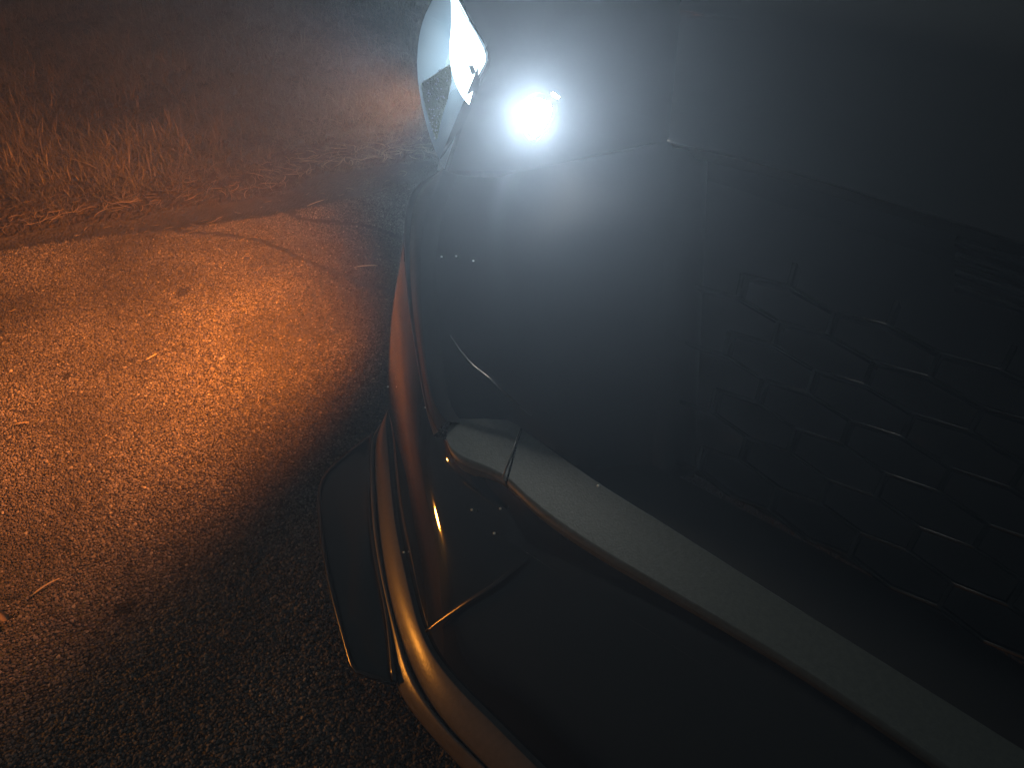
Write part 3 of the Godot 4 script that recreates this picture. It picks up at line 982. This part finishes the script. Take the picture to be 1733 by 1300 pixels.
func make_headlight(car: Node3D) -> void:
	for side in [1.0, -1.0]:
		var h := Node3D.new()
		h.name = "headlight"
		car.add_child(h, true)
		h.scale = Vector3.ONE
		var flip := func(a: Array) -> Array:
			var o := []
			for p in a:
				o.append(Vector3(p.x * side, p.y, p.z))
			return o
		var o1: Array = curve(HL_OUT, 28, 1)
		var i1: Array = curve(HL_IN, 28, 0)
		var inward := Vector3(-0.30, -0.30, -0.55).normalized()
		var bulge := func(a: Array, b: Array, t: float, d: float) -> Array:
			var o := []
			for i in a.size():
				o.append(a[i].lerp(b[i], t) - inward * d * sin(PI * clamp(i / float(a.size() - 1), 0.02, 0.98)))
			return o
		# clear cover
		part("cover", skin([flip.call(o1), flip.call(bulge.call(o1, i1, 0.35, 0.004)), flip.call(bulge.call(o1, i1, 0.7, 0.002)), flip.call(i1)], 4), mats.lens, h)
		# tub behind it
		var ob: Array = offset_rows([o1], inward * 0.004)[0]
		var ib: Array = offset_rows([i1], inward * 0.004)[0]
		part("tub", skin([flip.call(ob), flip.call(bulge.call(ob, ib, 0.4, -0.030)), flip.call(bulge.call(ob, ib, 0.75, -0.022)), flip.call(ib)], 4), mats.housing, h)
		# lit light guide and the dark slit in it
		var la: Array = curve(HL_LIT, 20, 1)
		var lb: Array = curve(HL_LITR, 20, 0)
		la = offset_rows([la], inward * -0.004)[0]
		lb = offset_rows([lb], inward * -0.004)[0]
		part("light_guide", skin([flip.call(la), flip.call(bulge.call(la, lb, 0.5, 0.004)), flip.call(lb)], 3), mats.glow if side > 0 else mats.housing, h)
		var pa: Array = curve(HL_PRISM_L, 14, 0)
		var pb: Array = curve(HL_PRISM_R, 14, 0)
		part("prism_reflector", skin([flip.call(pa), flip.call(bulge.call(pa, pb, 0.5, 0.003)), flip.call(pb)], 3), mats.prism, h)
		var sl := []
		for p in HL_SLIT:
			sl.append(Vector3(p.x * side, p.y, p.z) - inward * 0.008)
		var st := SurfaceTool.new()
		st.begin(Mesh.PRIMITIVE_TRIANGLES)
		for k in range(1, sl.size() - 1):
			for v in [sl[0], sl[k], sl[k + 1]]:
				st.add_vertex(v)
		st.generate_normals()
		part("guide_slit", st.commit(), mats.housing, h)
		make_indicator(h, side)
		if side < 0:
			continue
		# rain beads on the cover over the prism
		var rng := RandomNumberGenerator.new()
		rng.seed = 6
		var bead := SphereMesh.new()
		bead.radius = 0.0011
		bead.height = 0.0022
		bead.radial_segments = 8
		bead.rings = 4
		var st2 := SurfaceTool.new()
		st2.begin(Mesh.PRIMITIVE_TRIANGLES)
		for k in 90:
			var f := rng.randf() * 12.9
			var p: Vector3 = pa[int(f)].lerp(pa[int(f) + 1], f - int(f)).lerp(pb[int(f)].lerp(pb[int(f) + 1], f - int(f)), rng.randf_range(0.05, 0.9)) - inward * 0.006
			st2.append_from(bead, 0, Transform3D(Basis.from_scale(Vector3.ONE * rng.randf_range(0.5, 1.5)), p))
		part("rain_beads", st2.commit(), mats.droplet, h).set_meta("kind", "stuff")
		var li := SpotLight3D.new()
		li.name = "headlight_beam"
		li.light_color = Color(0.86, 0.94, 1.0)
		li.light_energy = 0.5
		li.light_size = 0.05
		li.spot_range = 40.0
		li.spot_attenuation = 2.0
		li.spot_angle = 72.0
		li.spot_angle_attenuation = 0.8
		li.shadow_enabled = true
		h.add_child(li)
		li.position = Vector3(-1.055 * side, 0.745, -0.85)
		li.look_at_from_position(li.position, li.position + Vector3(-0.8 * side, -0.05, 0.6), Vector3.UP)

func make_indicator(h: Node3D, side: float) -> void:
	var at := Vector3(-1.088 * side, 0.648, -0.986)
	var aim := Vector3(-3.4 * side, 0.0, 0.72)
	var g := Node3D.new()
	g.name = "turn_signal"
	h.add_child(g, true)
	g.look_at_from_position(at, aim, Vector3.UP)
	part("signal_lens", lathe([Vector2(0.0, 0.012), Vector2(0.012, 0.010), Vector2(0.018, 0.004), Vector2(0.020, -0.006), Vector2(0.0, -0.006)], 20), mats.amber_glow if side > 0 else mats.housing, g).rotation.x = -PI / 2
	part("signal_stalk", sweep([Vector3(-0.96 * side, 0.645, -1.01), Vector3(-1.03 * side, 0.647, -1.0), at + Vector3(0.014 * side, 0, -0.012)], 0.012, 10), mats.paint, h)
	if side < 0:
		return
	var sp := SpotLight3D.new()
	sp.name = "signal_beam"
	sp.light_color = Color(1.0, 0.52, 0.0)
	sp.light_energy = 9.2
	sp.light_size = 0.05
	sp.spot_range = 30.0
	sp.spot_attenuation = 2.0
	sp.spot_angle = 63.0
	sp.spot_angle_attenuation = 1.0
	sp.shadow_enabled = true
	g.add_child(sp)
	sp.position = Vector3(0, 0, -0.018)

func make_front_lamp(car: Node3D) -> void:
	for side in [1.0, -1.0]:
		var g := Node3D.new()
		g.name = "front_lamp"
		car.add_child(g, true)
		var cen := Vector3(-0.800 * side, 0.695, -0.928)
		var nz := Vector3(0.45 * side, 0.35, 0.82).normalized()
		var nx := Vector3.UP.cross(nz).normalized()
		var ny := nz.cross(nx)
		g.transform = Transform3D(Basis(nx, ny, nz), cen)
		# rounded kite outline, local
		var corner := [Vector2(-0.031, 0.006), Vector2(-0.004, 0.030), Vector2(0.024, 0.022), Vector2(0.026, 0.004), Vector2(0.006, -0.036), Vector2(-0.008, -0.030)]
		var ring := []
		var m := corner.size()
		for i in m:
			var a: Vector2 = corner[i]
			var b: Vector2 = corner[(i + 1) % m]
			var z0: Vector2 = corner[(i + m - 1) % m]
			var p0 := a.lerp(z0, 0.35)
			var p1 := a.lerp(b, 0.35)
			for k in 5:
				var t := k / 4.0
				ring.append(p0.lerp(a, t).lerp(a.lerp(p1, t), t))
		var mk := func(s: float, z: float) -> Array:
			var o := []
			for p in ring:
				o.append(Vector3(p.x * s * side, p.y * s, z))
			o.append(Vector3(ring[0].x * s * side, ring[0].y * s, z))
			return o
		part("lamp_lens", skin([mk.call(1.0, 0.0), mk.call(0.85, 0.003), mk.call(0.5, 0.004), mk.call(0.01, 0.005)], 2), mats.lamp_glow if side > 0 else mats.housing, g)
		part("lamp_bezel", skin([mk.call(1.0, -0.02), mk.call(1.02, 0.011), mk.call(1.08, 0.013), mk.call(1.22, 0.006), mk.call(1.30, 0.002)], 2), mats.dark, g)
		part("marker_lens", sweep([Vector3(0.022 * side, 0.036, 0.002), Vector3(0.026 * side, 0.034, 0.004), Vector3(0.034 * side, 0.030, 0.002)], 0.0035, 8, 0.3), mats.lamp_glow if side > 0 else mats.housing, g)
		if side < 0:
			continue
		var li := SpotLight3D.new()
		li.name = "lamp_beam"
		li.light_color = Color(1.0, 0.98, 0.94)
		li.light_energy = 0.95
		li.light_size = 0.015
		li.spot_range = 40.0
		li.spot_attenuation = 2.0
		li.spot_angle = 66.0
		li.spot_angle_attenuation = 0.8
		li.shadow_enabled = true
		g.add_child(li)
		li.position = Vector3(0, 0, 0.028)
		li.rotation.y = PI

# ---------------------------------------------------------------- low amber lamp ahead of the car, outside the frame
func make_ground_spotlight() -> void:
	var head := Vector3(-2.6, 0.30, 1.2)
	var t := thing("ground_spotlight", Vector3(head.x, 0, head.z), "small hooded amber spotlight on a short stake standing ahead of the car", "lamp")
	part("post", lathe([Vector2(0.0, 0.22), Vector2(0.018, 0.22), Vector2(0.02, 0.21), Vector2(0.02, 0.012), Vector2(0.06, 0.01), Vector2(0.06, 0.0)]), mats.steel, t)
	var h := Node3D.new()
	h.name = "lamp_head"
	t.add_child(h)
	h.look_at_from_position(head, head + (Vector3(-0.60, 0.08, -0.36) - head), Vector3.UP)
	var hd := part("hood", lathe([Vector2(0.0, 0.09), Vector2(0.05, 0.085), Vector2(0.07, 0.05), Vector2(0.075, -0.05), Vector2(0.071, -0.05), Vector2(0.06, 0.05), Vector2(0.0, 0.075)]), mats.steel, h)
	hd.rotation.x = PI / 2
	var bulb := SphereMesh.new()
	bulb.radius = 0.04
	bulb.height = 0.08
	part("bulb", bulb, mats.amber_glow, h)
	var sp := SpotLight3D.new()
	sp.name = "spotlight_beam"
	sp.light_color = Color(1.0, 0.62, 0.22)
	sp.light_energy = 4.5
	sp.light_size = 0.04
	sp.spot_range = 30.0
	sp.spot_attenuation = 2.0
	sp.spot_angle = 9.5
	sp.spot_angle_attenuation = 1.0
	sp.shadow_enabled = true
	h.add_child(sp)
	sp.position = Vector3(0, 0, -0.06)
